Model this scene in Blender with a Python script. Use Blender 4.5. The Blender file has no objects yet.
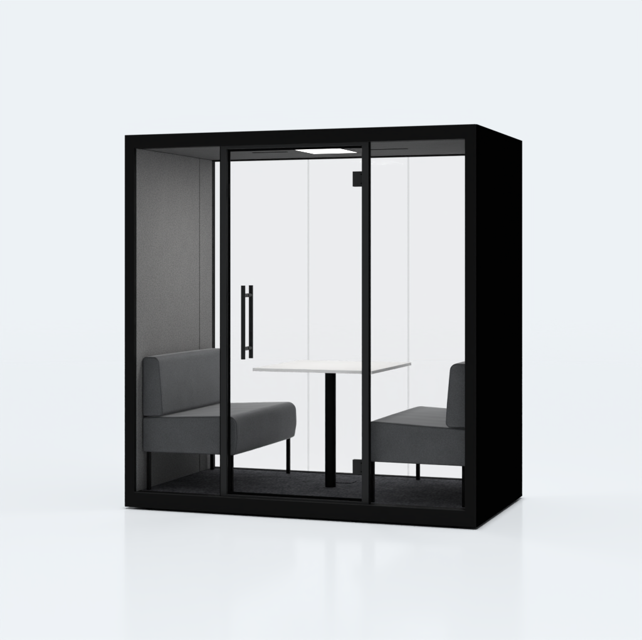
import bpy, bmesh, math
from mathutils import Vector

# ------------------------------------------------------------------ scene
sc = bpy.context.scene
COL = sc.collection
PI = math.pi
sc.render.engine = 'CYCLES'
sc.cycles.use_denoising = True
sc.cycles.max_bounces = 16
sc.cycles.diffuse_bounces = 6
sc.cycles.glossy_bounces = 6
sc.cycles.transparent_max_bounces = 32
sc.cycles.sample_clamp_indirect = 6.0
sc.view_settings.view_transform = 'Standard'
sc.view_settings.look = 'None'
sc.view_settings.exposure = 0.0
sc.view_settings.gamma = 1.0
sc.render.dither_intensity = 0.0

W, D, Z0, ZT = 2.2296, 1.248, 0.012, 2.312     # booth width, depth, underside, top
ZF, ZC = 0.104, 2.232                          # carpet level, ceiling level
BG = (0.8469, 0.8836, 0.9131)

# ------------------------------------------------------------------ helpers
ORIGIN = {}


def add_box(bm, x0, x1, y0, y1, z0, z1):
    v = [bm.verts.new(p) for p in ((x0, y0, z0), (x1, y0, z0), (x1, y1, z0), (x0, y1, z0),
                                   (x0, y0, z1), (x1, y0, z1), (x1, y1, z1), (x0, y1, z1))]
    for f in ((3, 2, 1, 0), (4, 5, 6, 7), (0, 1, 5, 4), (1, 2, 6, 5), (2, 3, 7, 6), (3, 0, 4, 7)):
        bm.faces.new([v[i] for i in f])


def add_ring(bm, outer, inner, y0, y1):
    """rectangular frame in the XZ plane; outer / inner = (x0, x1, z0, z1), mitred corners"""
    def loop(r, y):
        x0, x1, z0, z1 = r
        return [bm.verts.new(p) for p in ((x0, y, z0), (x1, y, z0), (x1, y, z1), (x0, y, z1))]
    of, inf, ob, inb = loop(outer, y0), loop(inner, y0), loop(outer, y1), loop(inner, y1)
    for i in range(4):
        j = (i + 1) % 4
        bm.faces.new((of[i], of[j], inf[j], inf[i]))
        bm.faces.new((inb[i], inb[j], ob[j], ob[i]))
        bm.faces.new((of[j], of[i], ob[i], ob[j]))
        bm.faces.new((inf[i], inf[j], inb[j], inb[i]))


def flat_ring(bm, o, i, z0, z1):
    def loop(r, z):
        return [bm.verts.new((x, y, z)) for x, y in ((r[0], r[2]), (r[1], r[2]), (r[1], r[3]), (r[0], r[3]))]
    a, b_, c_, d_ = loop(o, z0), loop(i, z0), loop(o, z1), loop(i, z1)
    for k in range(4):
        j = (k + 1) % 4
        bm.faces.new((a[k], a[j], b_[j], b_[k])); bm.faces.new((d_[k], d_[j], c_[j], c_[k]))
        bm.faces.new((a[j], a[k], c_[k], c_[j])); bm.faces.new((b_[k], b_[j], d_[j], d_[k]))


def add_cyl(bm, p0, p1, r, n=32):
    p0, p1 = Vector(p0), Vector(p1)
    d = (p1 - p0).normalized()
    a = d.orthogonal().normalized()
    b = d.cross(a)
    r0 = [bm.verts.new(p0 + r * (math.cos(t) * a + math.sin(t) * b)) for t in (2 * PI * k / n for k in range(n))]
    r1 = [bm.verts.new(p1 + r * (math.cos(t) * a + math.sin(t) * b)) for t in (2 * PI * k / n for k in range(n))]
    for k in range(n):
        j = (k + 1) % n
        bm.faces.new((r0[k], r0[j], r1[j], r1[k]))
    bm.faces.new(r0[::-1])
    bm.faces.new(r1)


def rounded(pts, n=8):
    """pts = [(x, z, radius)] counter-clockwise -> smooth closed outline"""
    out = []
    m = len(pts)
    for i in range(m):
        p = Vector(pts[i][:2]); r = pts[i][2]
        a = (Vector(pts[i - 1][:2]) - p).normalized()
        b = (Vector(pts[(i + 1) % m][:2]) - p).normalized()
        ang = a.angle(b)
        if r < 1e-5 or ang > 3.13:
            out.append(p); continue
        t = r / math.tan(ang / 2)
        c = p + (a + b).normalized() * (r / math.sin(ang / 2))
        s = p + a * t - c; e = p + b * t - c
        tot = s.angle(e)
        sign = 1 if s.x * e.y - s.y * e.x > 0 else -1
        for k in range(n + 1):
            q = sign * tot * k / n
            out.append(c + Vector((s.x * math.cos(q) - s.y * math.sin(q), s.x * math.sin(q) + s.y * math.cos(q))))
    return out


def resample(poly, n):
    m = len(poly)
    L = [0.0]
    for i in range(m):
        L.append(L[-1] + (poly[(i + 1) % m] - poly[i]).length)
    out = []
    for k in range(n):
        s = L[-1] * k / n
        i = max(j for j in range(m) if L[j] <= s + 1e-9)
        f = (s - L[i]) / max(L[i + 1] - L[i], 1e-9)
        out.append(poly[i].lerp(poly[(i + 1) % m], f))
    return out


def normals2(poly):
    m = len(poly)
    out = []
    for i in range(m):
        t = (poly[(i + 1) % m] - poly[i - 1]).normalized()
        out.append(Vector((t.y, -t.x)))
    return out


def add_cushion(bm, outline, y0, y1, r, puff, wrinkle=0.0):
    """upholstered block: XZ outline swept along Y, with rounded end edges and softly swollen sides"""
    poly = resample(outline, 150)
    nor = normals2(poly)
    L = y1 - y0
    st = [(y0 + r * (1 - math.cos(PI / 2 * k / 5)), r * (1 - math.sin(PI / 2 * k / 5))) for k in range(6)]
    mid = [(y0 + r + (L - 2 * r) * k / 40, 0.0) for k in range(1, 40)]
    end = [(y1 - (y - y0), ins) for y, ins in reversed(st)]
    rows = []
    for y, ins in st + mid + end:
        u = (y - y0) / L
        sw = puff * max(0.0, math.sin(PI * u)) ** 0.35
        row = []
        for i, (p, n) in enumerate(zip(poly, nor)):
            s = sw * (0.55 + 0.45 * math.sin(PI * 2 * i / len(poly) * 2) ** 2)
            w = wrinkle * (math.sin(23 * u + 0.21 * i) * math.sin(0.11 * i - 7 * u) + 0.6 * math.sin(41 * u + 0.05 * i))
            if ins > 0:
                w = 0
            q = p + n * (s - ins + w)
            row.append(bm.verts.new((q.x, y, q.y)))
        rows.append(row)
    for a, b in zip(rows, rows[1:]):
        for i in range(len(a)):
            j = (i + 1) % len(a)
            bm.faces.new((a[i], a[j], b[j], b[i]))
    bm.faces.new(rows[0][::-1])
    bm.faces.new(rows[-1])
    return poly, nor


def add_loop_tube(bm, pts, r, n=6):
    m = len(pts)
    rings = []
    for i in range(m):
        t = (pts[(i + 1) % m] - pts[i - 1]).normalized()
        a = Vector((0, 1, 0)); b = t.cross(a).normalized()
        rings.append([bm.verts.new(pts[i] + r * (math.cos(q) * a + math.sin(q) * b)) for q in (2 * PI * k / n for k in range(n))])
    for i in range(m):
        A, B = rings[i], rings[(i + 1) % m]
        for k in range(n):
            j = (k + 1) % n
            bm.faces.new((A[k], A[j], B[j], B[k]))


def obj(name, bm, mat, parent=None, bevel=0.0, smooth=False, segs=2):
    org = ORIGIN.get(parent.name, Vector((0, 0, 0))) if parent else Vector((0, 0, 0))
    bmesh.ops.recalc_face_normals(bm, faces=bm.faces[:])
    bmesh.ops.translate(bm, verts=bm.verts[:], vec=-org)
    me = bpy.data.meshes.new(name)
    bm.to_mesh(me); bm.free()
    me.materials.append(mat)
    if smooth:
        for p in me.polygons:
            p.use_smooth = True
        me.set_sharp_from_angle(angle=math.radians(40))
    o = bpy.data.objects.new(name, me)
    COL.objects.link(o)
    if parent:
        o.parent = parent
    ORIGIN[o.name] = org.copy()
    if bevel:
        b = o.modifiers.new('bevel', 'BEVEL')
        b.width = bevel; b.segments = segs; b.limit_method = 'ANGLE'; b.angle_limit = math.radians(40)
    return o


def thing(name, label, cat, loc, rz=0.0, group=None):
    o = bpy.data.objects.new(name, None)
    COL.objects.link(o)
    o.location = loc; o.rotation_euler = (0, 0, rz)
    o.empty_display_size = 0.2
    o['label'] = label; o['category'] = cat
    if group:
        o['group'] = group
    ORIGIN[o.name] = Vector(loc)
    return o


def boxes(*bs):
    bm = bmesh.new()
    for b in bs:
        add_box(bm, *b)
    return bm


# ------------------------------------------------------------------ materials
def new_mat(name):
    m = bpy.data.materials.new(name)
    m.use_nodes = True
    nt = m.node_tree
    return m, nt, nt.nodes['Principled BSDF']


def plain(name, col, rough=0.5, spec=0.1, noise=0.0, scale=60.0, metallic=0.0, bump=0.0):
    m, nt, b = new_mat(name)
    b.inputs['Base Color'].default_value = (*col, 1)
    b.inputs['Roughness'].default_value = rough
    b.inputs['Specular IOR Level'].default_value = spec
    b.inputs['Metallic'].default_value = metallic
    if noise or bump:
        tc = nt.nodes.new('ShaderNodeTexCoord')
        n = nt.nodes.new('ShaderNodeTexNoise')
        n.inputs['Scale'].default_value = scale
        n.inputs['Detail'].default_value = 5
        nt.links.new(tc.outputs['Object'], n.inputs['Vector'])
        if noise:
            mr = nt.nodes.new('ShaderNodeMapRange')
            mr.inputs['From Min'].default_value = 0.3; mr.inputs['From Max'].default_value = 0.7
            mr.inputs['To Min'].default_value = 1 - noise; mr.inputs['To Max'].default_value = 1 + noise
            mx = nt.nodes.new('ShaderNodeVectorMath'); mx.operation = 'SCALE'
            mx.inputs[0].default_value = col
            nt.links.new(n.outputs['Fac'], mr.inputs['Value'])
            nt.links.new(mr.outputs['Result'], mx.inputs['Scale'])
            nt.links.new(mx.outputs['Vector'], b.inputs['Base Color'])
        if bump:
            bp = nt.nodes.new('ShaderNodeBump')
            bp.inputs['Strength'].default_value = bump; bp.inputs['Distance'].default_value = 0.002
            nt.links.new(n.outputs['Fac'], bp.inputs['Height'])
            nt.links.new(bp.outputs['Normal'], b.inputs['Normal'])
    return m


def cloth(name, col, rough, spec, sheen, weave, amp, broad=0.06):
    """woven / felted fabric: fine fibre noise in colour and bump, plus faint broad unevenness"""
    m, nt, b = new_mat(name)
    N, Lk = nt.nodes, nt.links
    b.inputs['Roughness'].default_value = rough
    b.inputs['Specular IOR Level'].default_value = spec
    b.inputs['Sheen Weight'].default_value = sheen
    b.inputs['Sheen Roughness'].default_value = 0.20
    tc = N.new('ShaderNodeTexCoord')
    fine = N.new('ShaderNodeTexNoise'); fine.inputs['Scale'].default_value = weave; fine.inputs['Detail'].default_value = 3
    mp = N.new('ShaderNodeMapping'); mp.inputs['Scale'].default_value = (1, 0.5, 1)
    big = N.new('ShaderNodeTexNoise'); big.inputs['Scale'].default_value = 9; big.inputs['Detail'].default_value = 4
    Lk.new(tc.outputs['Object'], mp.inputs['Vector'])
    Lk.new(mp.outputs['Vector'], fine.inputs['Vector'])
    Lk.new(tc.outputs['Object'], big.inputs['Vector'])
    r1 = N.new('ShaderNodeMapRange')
    r1.inputs['From Min'].default_value = 0.25; r1.inputs['From Max'].default_value = 0.75
    r1.inputs['To Min'].default_value = 1 - amp; r1.inputs['To Max'].default_value = 1 + amp
    r2 = N.new('ShaderNodeMapRange')
    r2.inputs['From Min'].default_value = 0.3; r2.inputs['From Max'].default_value = 0.7
    r2.inputs['To Min'].default_value = 1 - broad; r2.inputs['To Max'].default_value = 1 + broad
    Lk.new(fine.outputs['Fac'], r1.inputs['Value']); Lk.new(big.outputs['Fac'], r2.inputs['Value'])
    mu = N.new('ShaderNodeMath'); mu.operation = 'MULTIPLY'
    Lk.new(r1.outputs['Result'], mu.inputs[0]); Lk.new(r2.outputs['Result'], mu.inputs[1])
    vs = N.new('ShaderNodeVectorMath'); vs.operation = 'SCALE'; vs.inputs[0].default_value = col
    Lk.new(mu.outputs['Value'], vs.inputs['Scale'])
    Lk.new(vs.outputs['Vector'], b.inputs['Base Color'])
    bp = N.new('ShaderNodeBump'); bp.inputs['Strength'].default_value = 0.20; bp.inputs['Distance'].default_value = 0.0015
    Lk.new(fine.outputs['Fac'], bp.inputs['Height']); Lk.new(bp.outputs['Normal'], b.inputs['Normal'])
    return m


def glass_mat(name, tint, refl):
    """clear anti-reflective pane: tinted see-through with a thin Fresnel reflection"""
    m = bpy.data.materials.new(name); m.use_nodes = True
    nt = m.node_tree; nt.nodes.clear()
    out = nt.nodes.new('ShaderNodeOutputMaterial')
    tr = nt.nodes.new('ShaderNodeBsdfTransparent'); tr.inputs['Color'].default_value = (*tint, 1)
    gl = nt.nodes.new('ShaderNodeBsdfGlossy'); gl.inputs['Roughness'].default_value = 0.02
    fr = nt.nodes.new('ShaderNodeFresnel'); fr.inputs['IOR'].default_value = 1.45
    ma = nt.nodes.new('ShaderNodeMath'); ma.operation = 'MULTIPLY'; ma.inputs[1].default_value = refl
    mx = nt.nodes.new('ShaderNodeMixShader')
    nt.links.new(fr.outputs['Fac'], ma.inputs[0]); nt.links.new(ma.outputs['Value'], mx.inputs['Fac'])
    nt.links.new(tr.outputs['BSDF'], mx.inputs[1]); nt.links.new(gl.outputs['BSDF'], mx.inputs[2])
    nt.links.new(mx.outputs['Shader'], out.inputs['Surface'])
    return m


FLOOR_ALBEDO = 0.20
FLOOR_GLOSS = 6.5
LAMP_POWER = 4.99
ROOM_LEVEL = 0.42


def floor_mat():
    m = bpy.data.materials.new('studio_floor'); m.use_nodes = True
    nt = m.node_tree; nt.nodes.clear()
    out = nt.nodes.new('ShaderNodeOutputMaterial')
    df = nt.nodes.new('ShaderNodeBsdfDiffuse'); df.inputs['Color'].default_value = (FLOOR_ALBEDO,) * 3 + (1,)
    gl = nt.nodes.new('ShaderNodeBsdfGlossy'); gl.distribution = 'MULTI_GGX'; gl.inputs['Roughness'].default_value = 0.13
    fr = nt.nodes.new('ShaderNodeFresnel'); fr.inputs['IOR'].default_value = 1.012
    ma = nt.nodes.new('ShaderNodeMath'); ma.operation = 'MULTIPLY'; ma.inputs[1].default_value = FLOOR_GLOSS
    mi = nt.nodes.new('ShaderNodeMath'); mi.operation = 'MINIMUM'; mi.inputs[1].default_value = 0.17
    mx = nt.nodes.new('ShaderNodeMixShader')
    nt.links.new(fr.outputs['Fac'], ma.inputs[0]); nt.links.new(ma.outputs['Value'], mi.inputs[0]); nt.links.new(mi.outputs['Value'], mx.inputs['Fac'])
    nt.links.new(df.outputs['BSDF'], mx.inputs[1]); nt.links.new(gl.outputs['BSDF'], mx.inputs[2])
    # the studio sheet thins out to nothing far from the booth (radius in metres round its centre)
    tc = nt.nodes.new('ShaderNodeTexCoord')
    ln = nt.nodes.new('ShaderNodeVectorMath'); ln.operation = 'LENGTH'
    mr = nt.nodes.new('ShaderNodeMapRange'); mr.interpolation_type = 'SMOOTHSTEP'
    mr.inputs['From Min'].default_value = 4.5; mr.inputs['From Max'].default_value = 33.0
    tr = nt.nodes.new('ShaderNodeBsdfTransparent')
    fade = nt.nodes.new('ShaderNodeMixShader')
    nt.links.new(tc.outputs['Object'], ln.inputs[0]); nt.links.new(ln.outputs['Value'], mr.inputs['Value'])
    nt.links.new(mr.outputs['Result'], fade.inputs['Fac'])
    nt.links.new(mx.outputs['Shader'], fade.inputs[1]); nt.links.new(tr.outputs['BSDF'], fade.inputs[2])
    nt.links.new(fade.outputs['Shader'], out.inputs['Surface'])
    return m


def emit_mat(name, col, s):
    m = bpy.data.materials.new(name); m.use_nodes = True
    nt = m.node_tree; nt.nodes.clear()
    out = nt.nodes.new('ShaderNodeOutputMaterial')
    e = nt.nodes.new('ShaderNodeEmission'); e.inputs['Color'].default_value = (*col, 1); e.inputs['Strength'].default_value = s
    nt.links.new(e.outputs['Emission'], out.inputs['Surface'])
    return m


M_FRAME = plain('black_powder_coat', (0.0080, 0.0078, 0.0077), 0.55, 0.012, bump=0.05, scale=900)
M_SIDE = plain('black_laminate', (0.0006, 0.0006, 0.0006), 0.8, 0.0)
M_DOORFRAME = plain('dark_grey_aluminium', (0.030, 0.030, 0.030), 0.5, 0.02, bump=0.04, scale=700)
M_SEAL = plain('black_rubber', (0.0022, 0.0022, 0.0022), 0.6, 0.02)
M_HARDWARE = plain('black_steel', (0.012, 0.012, 0.012), 0.42, 0.06)
M_HANDLE = plain('satin_black_steel', (0.014, 0.015, 0.015), 0.35, 0.12)
M_LEG = plain('black_leg_steel', (0.004, 0.004, 0.004), 0.45, 0.02)
M_FELT = cloth('grey_wall_felt', (0.162, 0.162, 0.161), 0.95, 0.05, 0.0, 150, 0.30, 0.03)
M_CEIL = cloth('grey_ceiling_felt', (0.115, 0.115, 0.115), 0.95, 0.05, 0.0, 150, 0.2, 0.05)
M_CARPET = cloth('charcoal_carpet', (0.100, 0.101, 0.110), 0.95, 0.05, 0.0, 80, 0.6, 0.25)
M_FABRIC = cloth('grey_bench_fabric', (0.083, 0.086, 0.090), 0.60, 0.18, 1.0, 170, 0.24, 0.06)
M_PIPING = cloth('dark_bench_seam', (0.048, 0.050, 0.053), 0.9, 0.05, 0.0, 520, 0.10, 0.04)
M_TOP = plain('white_laminate', (0.585, 0.585, 0.58), 0.45, 0.3)
M_EDGE = plain('lightened_edge_white', (0.84, 0.84, 0.83), 0.5, 0.2)  # table white, brightened in colour to make up for dim light in front
M_GLASS = glass_mat('clear_glass', (0.9955, 0.9880, 0.9845), 0.02)
M_JOINT = glass_mat('translucent_glass_joint', (0.90, 0.898, 0.895), 0.0)
M_LIGHT = emit_mat('lit_diffuser', (1.0, 0.995, 0.985), 3.0)
M_FLOOR = floor_mat()

# ------------------------------------------------------------------ setting
bm = bmesh.new()
n = 96
c = bm.verts.new((0, 0, 0))
ring = [bm.verts.new((34 * math.cos(2 * PI * k / n), 34 * math.sin(2 * PI * k / n), 0)) for k in range(n)]
for k in range(n):
    bm.faces.new((c, ring[k], ring[(k + 1) % n]))
fl = obj('floor', bm, M_FLOOR)
fl.location = (W / 2, D / 2, 0)
fl['kind'] = 'structure'

# ------------------------------------------------------------------ the booth
pod = thing('meeting_booth', 'black framed office meeting booth with glass front, glass back and grey felt inside',
            'meeting booth', (W / 2, D / 2, 0))

YR = 0.030                       # depth at which the door frame and panes sit
FX0, FX1, FZ0, FZ1 = 0.066, 2.160, 0.106, 2.229     # front opening

# front frame with chamfered outer edge
bm = bmesh.new()
add_ring(bm, (0.0, W - 0.005, Z0, ZT), (FX0, FX1, FZ0, FZ1), 0.0, 0.080)
obj('front_frame', bm, M_FRAME, pod, bevel=0.003, segs=2)

# back frame, thin members
bm = bmesh.new()
add_ring(bm, (0.004, W - 0.008, Z0 + 0.002, ZT - 0.002), (0.0675, 2.162, ZF + 0.004, 2.223), 1.196, D)
obj('back_frame', bm, M_FRAME, pod, bevel=0.002)

# walls: black cladding outside, felt inside
lw = obj('left_wall', boxes((0.002, 0.056, 0.081, 1.195, Z0 + 0.004, ZT - 0.004)), M_SIDE, pod, bevel=0.002)
obj('felt_panel', boxes((0.057, 0.0675, 0.031, 0.9800, ZF, ZC - 0.001)), M_FELT, lw, bevel=0.0025)
obj('felt_panel', boxes((0.057, 0.0675, 0.9900, 1.1955, ZF, ZC - 0.001)), M_FELT, lw, bevel=0.0025)
rw = obj('right_wall', boxes((W - 0.0048, W, 0.010, D + 0.001, Z0, ZT)), M_SIDE, pod, bevel=0.0012)
obj('felt_panel', boxes((2.162, 2.172, 0.081, 0.9800, ZF, ZC - 0.001)), M_FELT, rw, bevel=0.0025)
obj('felt_panel', boxes((2.162, 2.172, 0.9900, 1.1955, ZF, ZC - 0.001)), M_FELT, rw, bevel=0.0025)
obj('wall_core', boxes((2.173, W - 0.006, 0.081, 1.195, Z0 + 0.004, ZT - 0.004)), M_SIDE, rw)

# roof, base, carpet, ceiling
obj('roof', boxes((0.058, 2.171, 0.081, 1.195, ZC + 0.022, ZT - 0.003)), M_SIDE, pod, bevel=0.002)
base = obj('base', boxes((0.058, 2.171, 0.081, 1.195, Z0 + 0.003, ZF - 0.009)), M_SIDE, pod, bevel=0.002)
obj('carpet', boxes((0.068, 2.1615, 0.0325, 1.1955, ZF - 0.008, ZF)), M_CARPET, pod, bevel=0.002)
bm = bmesh.new()
LX0, LX1, LY0, LY1 = 0.935, 1.237, 0.385, 0.862           # ceiling light opening
flat_ring(bm, (0.068, 2.1615, 0.0325, 1.070), (LX0 - 0.012, LX1 + 0.012, LY0 - 0.012, LY1 + 0.012), ZC, ZC + 0.02)
ceil = obj('ceiling', bm, M_CEIL, pod)
obj('ceiling_strip', boxes((0.068, 2.1615, 1.074, 1.1955, ZC, ZC + 0.02)), M_CEIL, ceil)
for x0, x1 in ((0.60, 0.84), (1.40, 1.64)):
    obj('air_vent', boxes((x0, x1, 0.615, 0.640, ZC - 0.003, ZC - 0.0003)), M_SEAL, ceil, bevel=0.001)

# ceiling light
bm = bmesh.new()
flat_ring(bm, (LX0 - 0.011, LX1 + 0.011, LY0 - 0.011, LY1 + 0.011), (LX0, LX1, LY0, LY1), ZC - 0.001, ZC + 0.012)
lamp = obj('ceiling_light', bm, M_CEIL, pod)
obj('diffuser', boxes((LX0 + 0.0005, LX1 - 0.0005, LY0 + 0.0005, LY1 - 0.0005, ZC + 0.0005, ZC + 0.010)), M_LIGHT, lamp)

# levelling feet
for fx in (0.150, 0.80, 1.49, 2.095):
    for fy in (0.035, 1.215):
        bm = bmesh.new()
        add_cyl(bm, (fx, fy, 0.0005), (fx, fy, 0.0065), 0.020, 24)
        add_cyl(bm, (fx, fy, 0.006), (fx, fy, Z0 + 0.001), 0.010, 16)
        obj('foot', bm, M_SEAL, pod)

# door frame: two mullions, head and sill
bm = bmesh.new()
DX0, DX1 = 0.632, 1.574
add_ring(bm, (DX0, DX1, FZ0 - 0.006, FZ1 + 0.002), (0.670, 1.532, 0.1165, 2.2112), YR, 0.056)
dfm = obj('door_frame', bm, M_DOORFRAME, pod, bevel=0.0015)
bm = bmesh.new()
add_ring(bm, (0.6705, 1.5315, 0.117, 2.2107), (0.6855, 1.528, 0.133, 2.196), 0.0535, 0.0600)
obj('door_seal', bm, M_SEAL, dfm)
for x0, x1 in ((1.5745, 1.582), (0.626, 0.6315)):
    obj('glazing_bead', boxes((x0, x1, 0.0335, 0.052, FZ0, FZ1)), M_SEAL, dfm)
for z0, z1 in ((1.915, 2.000), (1.315, 1.343), (1.003, 1.030), (0.360, 0.452)):
    obj('strike_plate', boxes((0.6735, 0.6835, 0.0455, 0.0530, z0, z1)), M_SEAL, dfm, bevel=0.001)

# fixed front panes
for x0, x1 in ((FX0 + 0.003, 0.6255), (1.5825, FX1 - 0.001)):
    obj('side_pane', boxes((x0, x1, 0.038, 0.048, FZ0 + 0.001, FZ1 - 0.001)), M_GLASS, pod)

# the frameless glass door with its pull handle and hinges
door = obj('door', boxes((0.6765, 1.5305, 0.0605, 0.0705, 0.120, 2.209)), M_GLASS, pod)
HX, ZL, ZH = 0.7915, 0.9400, 1.3845
for yb, yi in ((0.004, 0.0600), (0.128, 0.0710)):
    bm = bmesh.new()
    add_cyl(bm, (HX, yb, ZL), (HX, yb, ZH), 0.0133, 40)
    for z in (1.3245, 1.0035):
        add_cyl(bm, (HX, yb, z), (HX, yi, z), 0.0115, 28)
    obj('pull_handle', bm, M_HANDLE, door, smooth=True)
for z0, z1 in ((1.970, 2.0597), (0.274, 0.3607)):
    for y0, y1 in ((0.0500, 0.0600), (0.0710, 0.0800)):
        obj('hinge', boxes((1.4685, 1.5285, y0, y1, z0, z1)), M_DOORFRAME, door, bevel=0.002)
    for z in (z1 - 0.018, z0 + 0.018):
        bm = bmesh.new()
        add_cyl(bm, (1.524, 0.0490, z), (1.524, 0.0502, z), 0.0045, 16)
        obj('screw', bm, M_SEAL, door)

# back glazing: three panes butted with clear joints
S1, S2 = 0.7696, 1.4733
for x0, x1 in ((0.0680, S1 - 0.0048), (S1 + 0.0048, S2 - 0.0048), (S2 + 0.0048, 2.1615)):
    obj('back_pane', boxes((x0, x1, 1.206, 1.216, ZF + 0.0045, 2.2225)), M_GLASS, pod)
for s in (S1, S2):
    obj('pane_joint', boxes((s - 0.0046, s + 0.0046, 1.2060, 1.2160, ZF + 0.0045, 2.2225)), M_JOINT, pod)

# flush power hatch in the carpet behind the table column
obj('floor_hatch', boxes((1.095, 1.215, 0.795, 0.905, ZF + 0.0003, ZF + 0.006)), M_CARPET, pod, bevel=0.0015)

# ------------------------------------------------------------------ benches
GROUP = 'benches facing each other across the table'
bench = thing('bench', 'grey upholstered bench standing against the grey felt wall, nearer the door handle',
              'bench', (0.074, 0.620, ZF), 0.0, GROUP)
org = Vector((0.074, 0.620, ZF))
HL = 0.520
seat_line = rounded([(0.000, 0.240, 0.016), (0.622, 0.243, 0.018), (0.638, 0.335, 0.20), (0.632, 0.482, 0.056), (0.000, 0.452, 0.016)])
back_line = rounded([(0.000, 0.462, 0.016), (0.136, 0.464, 0.024), (0.128, 0.600, 0.30), (0.107, 0.833, 0.040), (0.000, 0.829, 0.022)])


def shifted(bm):
    bmesh.ops.translate(bm, verts=bm.verts[:], vec=org)
    return bm


for nm, line, pf in (('seat', seat_line, 0.004), ('backrest', back_line, 0.004)):
    bm = bmesh.new()
    poly, nor = add_cushion(bm, line, -HL, HL, 0.013, pf, 0.00028)
    part = obj(nm, shifted(bm), M_FABRIC, bench, smooth=True)
    for s in (-1, 1):
        bm = bmesh.new()
        add_loop_tube(bm, [Vector((p.x - n_.x * 0.0012, s * (HL - 0.0035), p.y - n_.y * 0.0012)) for p, n_ in zip(poly, nor)], 0.0013)
        obj('seam', shifted(bm), M_PIPING, part, smooth=True)
for lx in (0.031, 0.588):
    for ly in (-0.492, 0.492):
        bm = bmesh.new()
        add_box(bm, lx - 0.0115, lx + 0.0115, ly - 0.0115, ly + 0.0115, 0.0005, 0.247)
        obj('leg', shifted(bm), M_LEG, bench, bevel=0.002)

other = bench.copy()
COL.objects.link(other)
other.location = (2.156, 0.620, ZF)
other.rotation_euler = (0, 0, PI)
other['label'] = 'grey upholstered bench on the hinge side, half hidden by the thick right upright'
for ch in list(bench.children):
    q = ch.copy(); COL.objects.link(q); q.parent = other
    for g in ch.children:
        r = g.copy(); COL.objects.link(r); r.parent = q

# ------------------------------------------------------------------ table
TX, TY = 1.1320, 0.640
table = thing('table', 'white rectangular table on a single round black column between the two benches',
              'table', (TX, TY, ZF))
top = obj('table_top', boxes((0.7605, 1.5295, 0.2375, 1.0785, 0.8540, 0.8720)), M_TOP, table, bevel=0.0008)
bm = bmesh.new()
flat_ring(bm, (0.759, 1.531, 0.236, 1.080), (0.7606, 1.5294, 0.2376, 1.0784), 0.8535, 0.8715)
obj('lightened_edge', bm, M_EDGE, top)  # thin rim added to carry the brightened edge colour
bm = bmesh.new()
add_cyl(bm, (TX - 0.002, 0.630, ZF + 0.0005), (TX - 0.002, 0.630, 0.8475), 0.0345, 64)
col = obj('column', bm, M_LEG, table, smooth=True)
bm = bmesh.new()
add_cyl(bm, (TX - 0.002, 0.630, 0.8477), (TX - 0.002, 0.630, 0.8533), 0.110, 48)
obj('mounting_plate', bm, M_LEG, table, smooth=True)

# ------------------------------------------------------------------ light
w = bpy.data.worlds.new('World')
sc.world = w
w.use_nodes = True
bgn = w.node_tree.nodes['Background']
bgn.inputs['Color'].default_value = (*BG, 1)
# studio surroundings: bright backdrop behind the booth, dimmer room behind the camera
wt = w.node_tree
tcw = wt.nodes.new('ShaderNodeTexCoord')
sep = wt.nodes.new('ShaderNodeSeparateXYZ')
mrw = wt.nodes.new('ShaderNodeMapRange')
mrw.interpolation_type = 'SMOOTHSTEP'
mrw.inputs['From Min'].default_value = -0.55
mrw.inputs['From Max'].default_value = 0.15
mrw.inputs['To Min'].default_value = ROOM_LEVEL
mrw.inputs['To Max'].default_value = 1.0
wt.links.new(tcw.outputs['Generated'], sep.inputs['Vector'])
wt.links.new(sep.outputs['Y'], mrw.inputs['Value'])
wt.links.new(mrw.outputs['Result'], bgn.inputs['Strength'])

# the lit ceiling panel of the booth
lp = bpy.data.lights.new('ceiling_lamp', 'AREA')
lp.shape = 'RECTANGLE'
lp.size = LX1 - LX0 - 0.002
lp.size_y = LY1 - LY0 - 0.002
lp.color = (1.0, 0.996, 0.988)
lp.energy = 21.5
lpo = bpy.data.objects.new('ceiling_lamp', lp)
lpo.location = ((LX0 + LX1) / 2, (LY0 + LY1) / 2, ZC - 0.002)
COL.objects.link(lpo)

# added unseen overhead fill, narrow downward beam: evens out the studio floor
la = bpy.data.lights.new('overhead_floor_fill', 'AREA')
la.shape = 'SQUARE'
la.size = 90.0
la.spread = math.radians(3)
la.color = (BG[0] / BG[2], BG[1] / BG[2], 1.0)
la.energy = LAMP_POWER * 20000
lo = bpy.data.objects.new('overhead_floor_fill', la)
lo.location = (W / 2, D / 2, 14)
COL.objects.link(lo)

# ------------------------------------------------------------------ camera
cam = bpy.data.cameras.new('camera')
co = bpy.data.objects.new('camera', cam)
COL.objects.link(co)
co.location = (4.2752, -8.4253, 1.5139)
co.rotation_euler = (PI / 2, 0, math.radians(19.5126))
cam.sensor_fit = 'HORIZONTAL'
cam.sensor_width = 36.0
cam.lens = 1514.6 / 642 * 36
cam.shift_y = (263.99 - 320.0) / 642
cam.clip_start = 0.05
cam.clip_end = 500
sc.camera = co
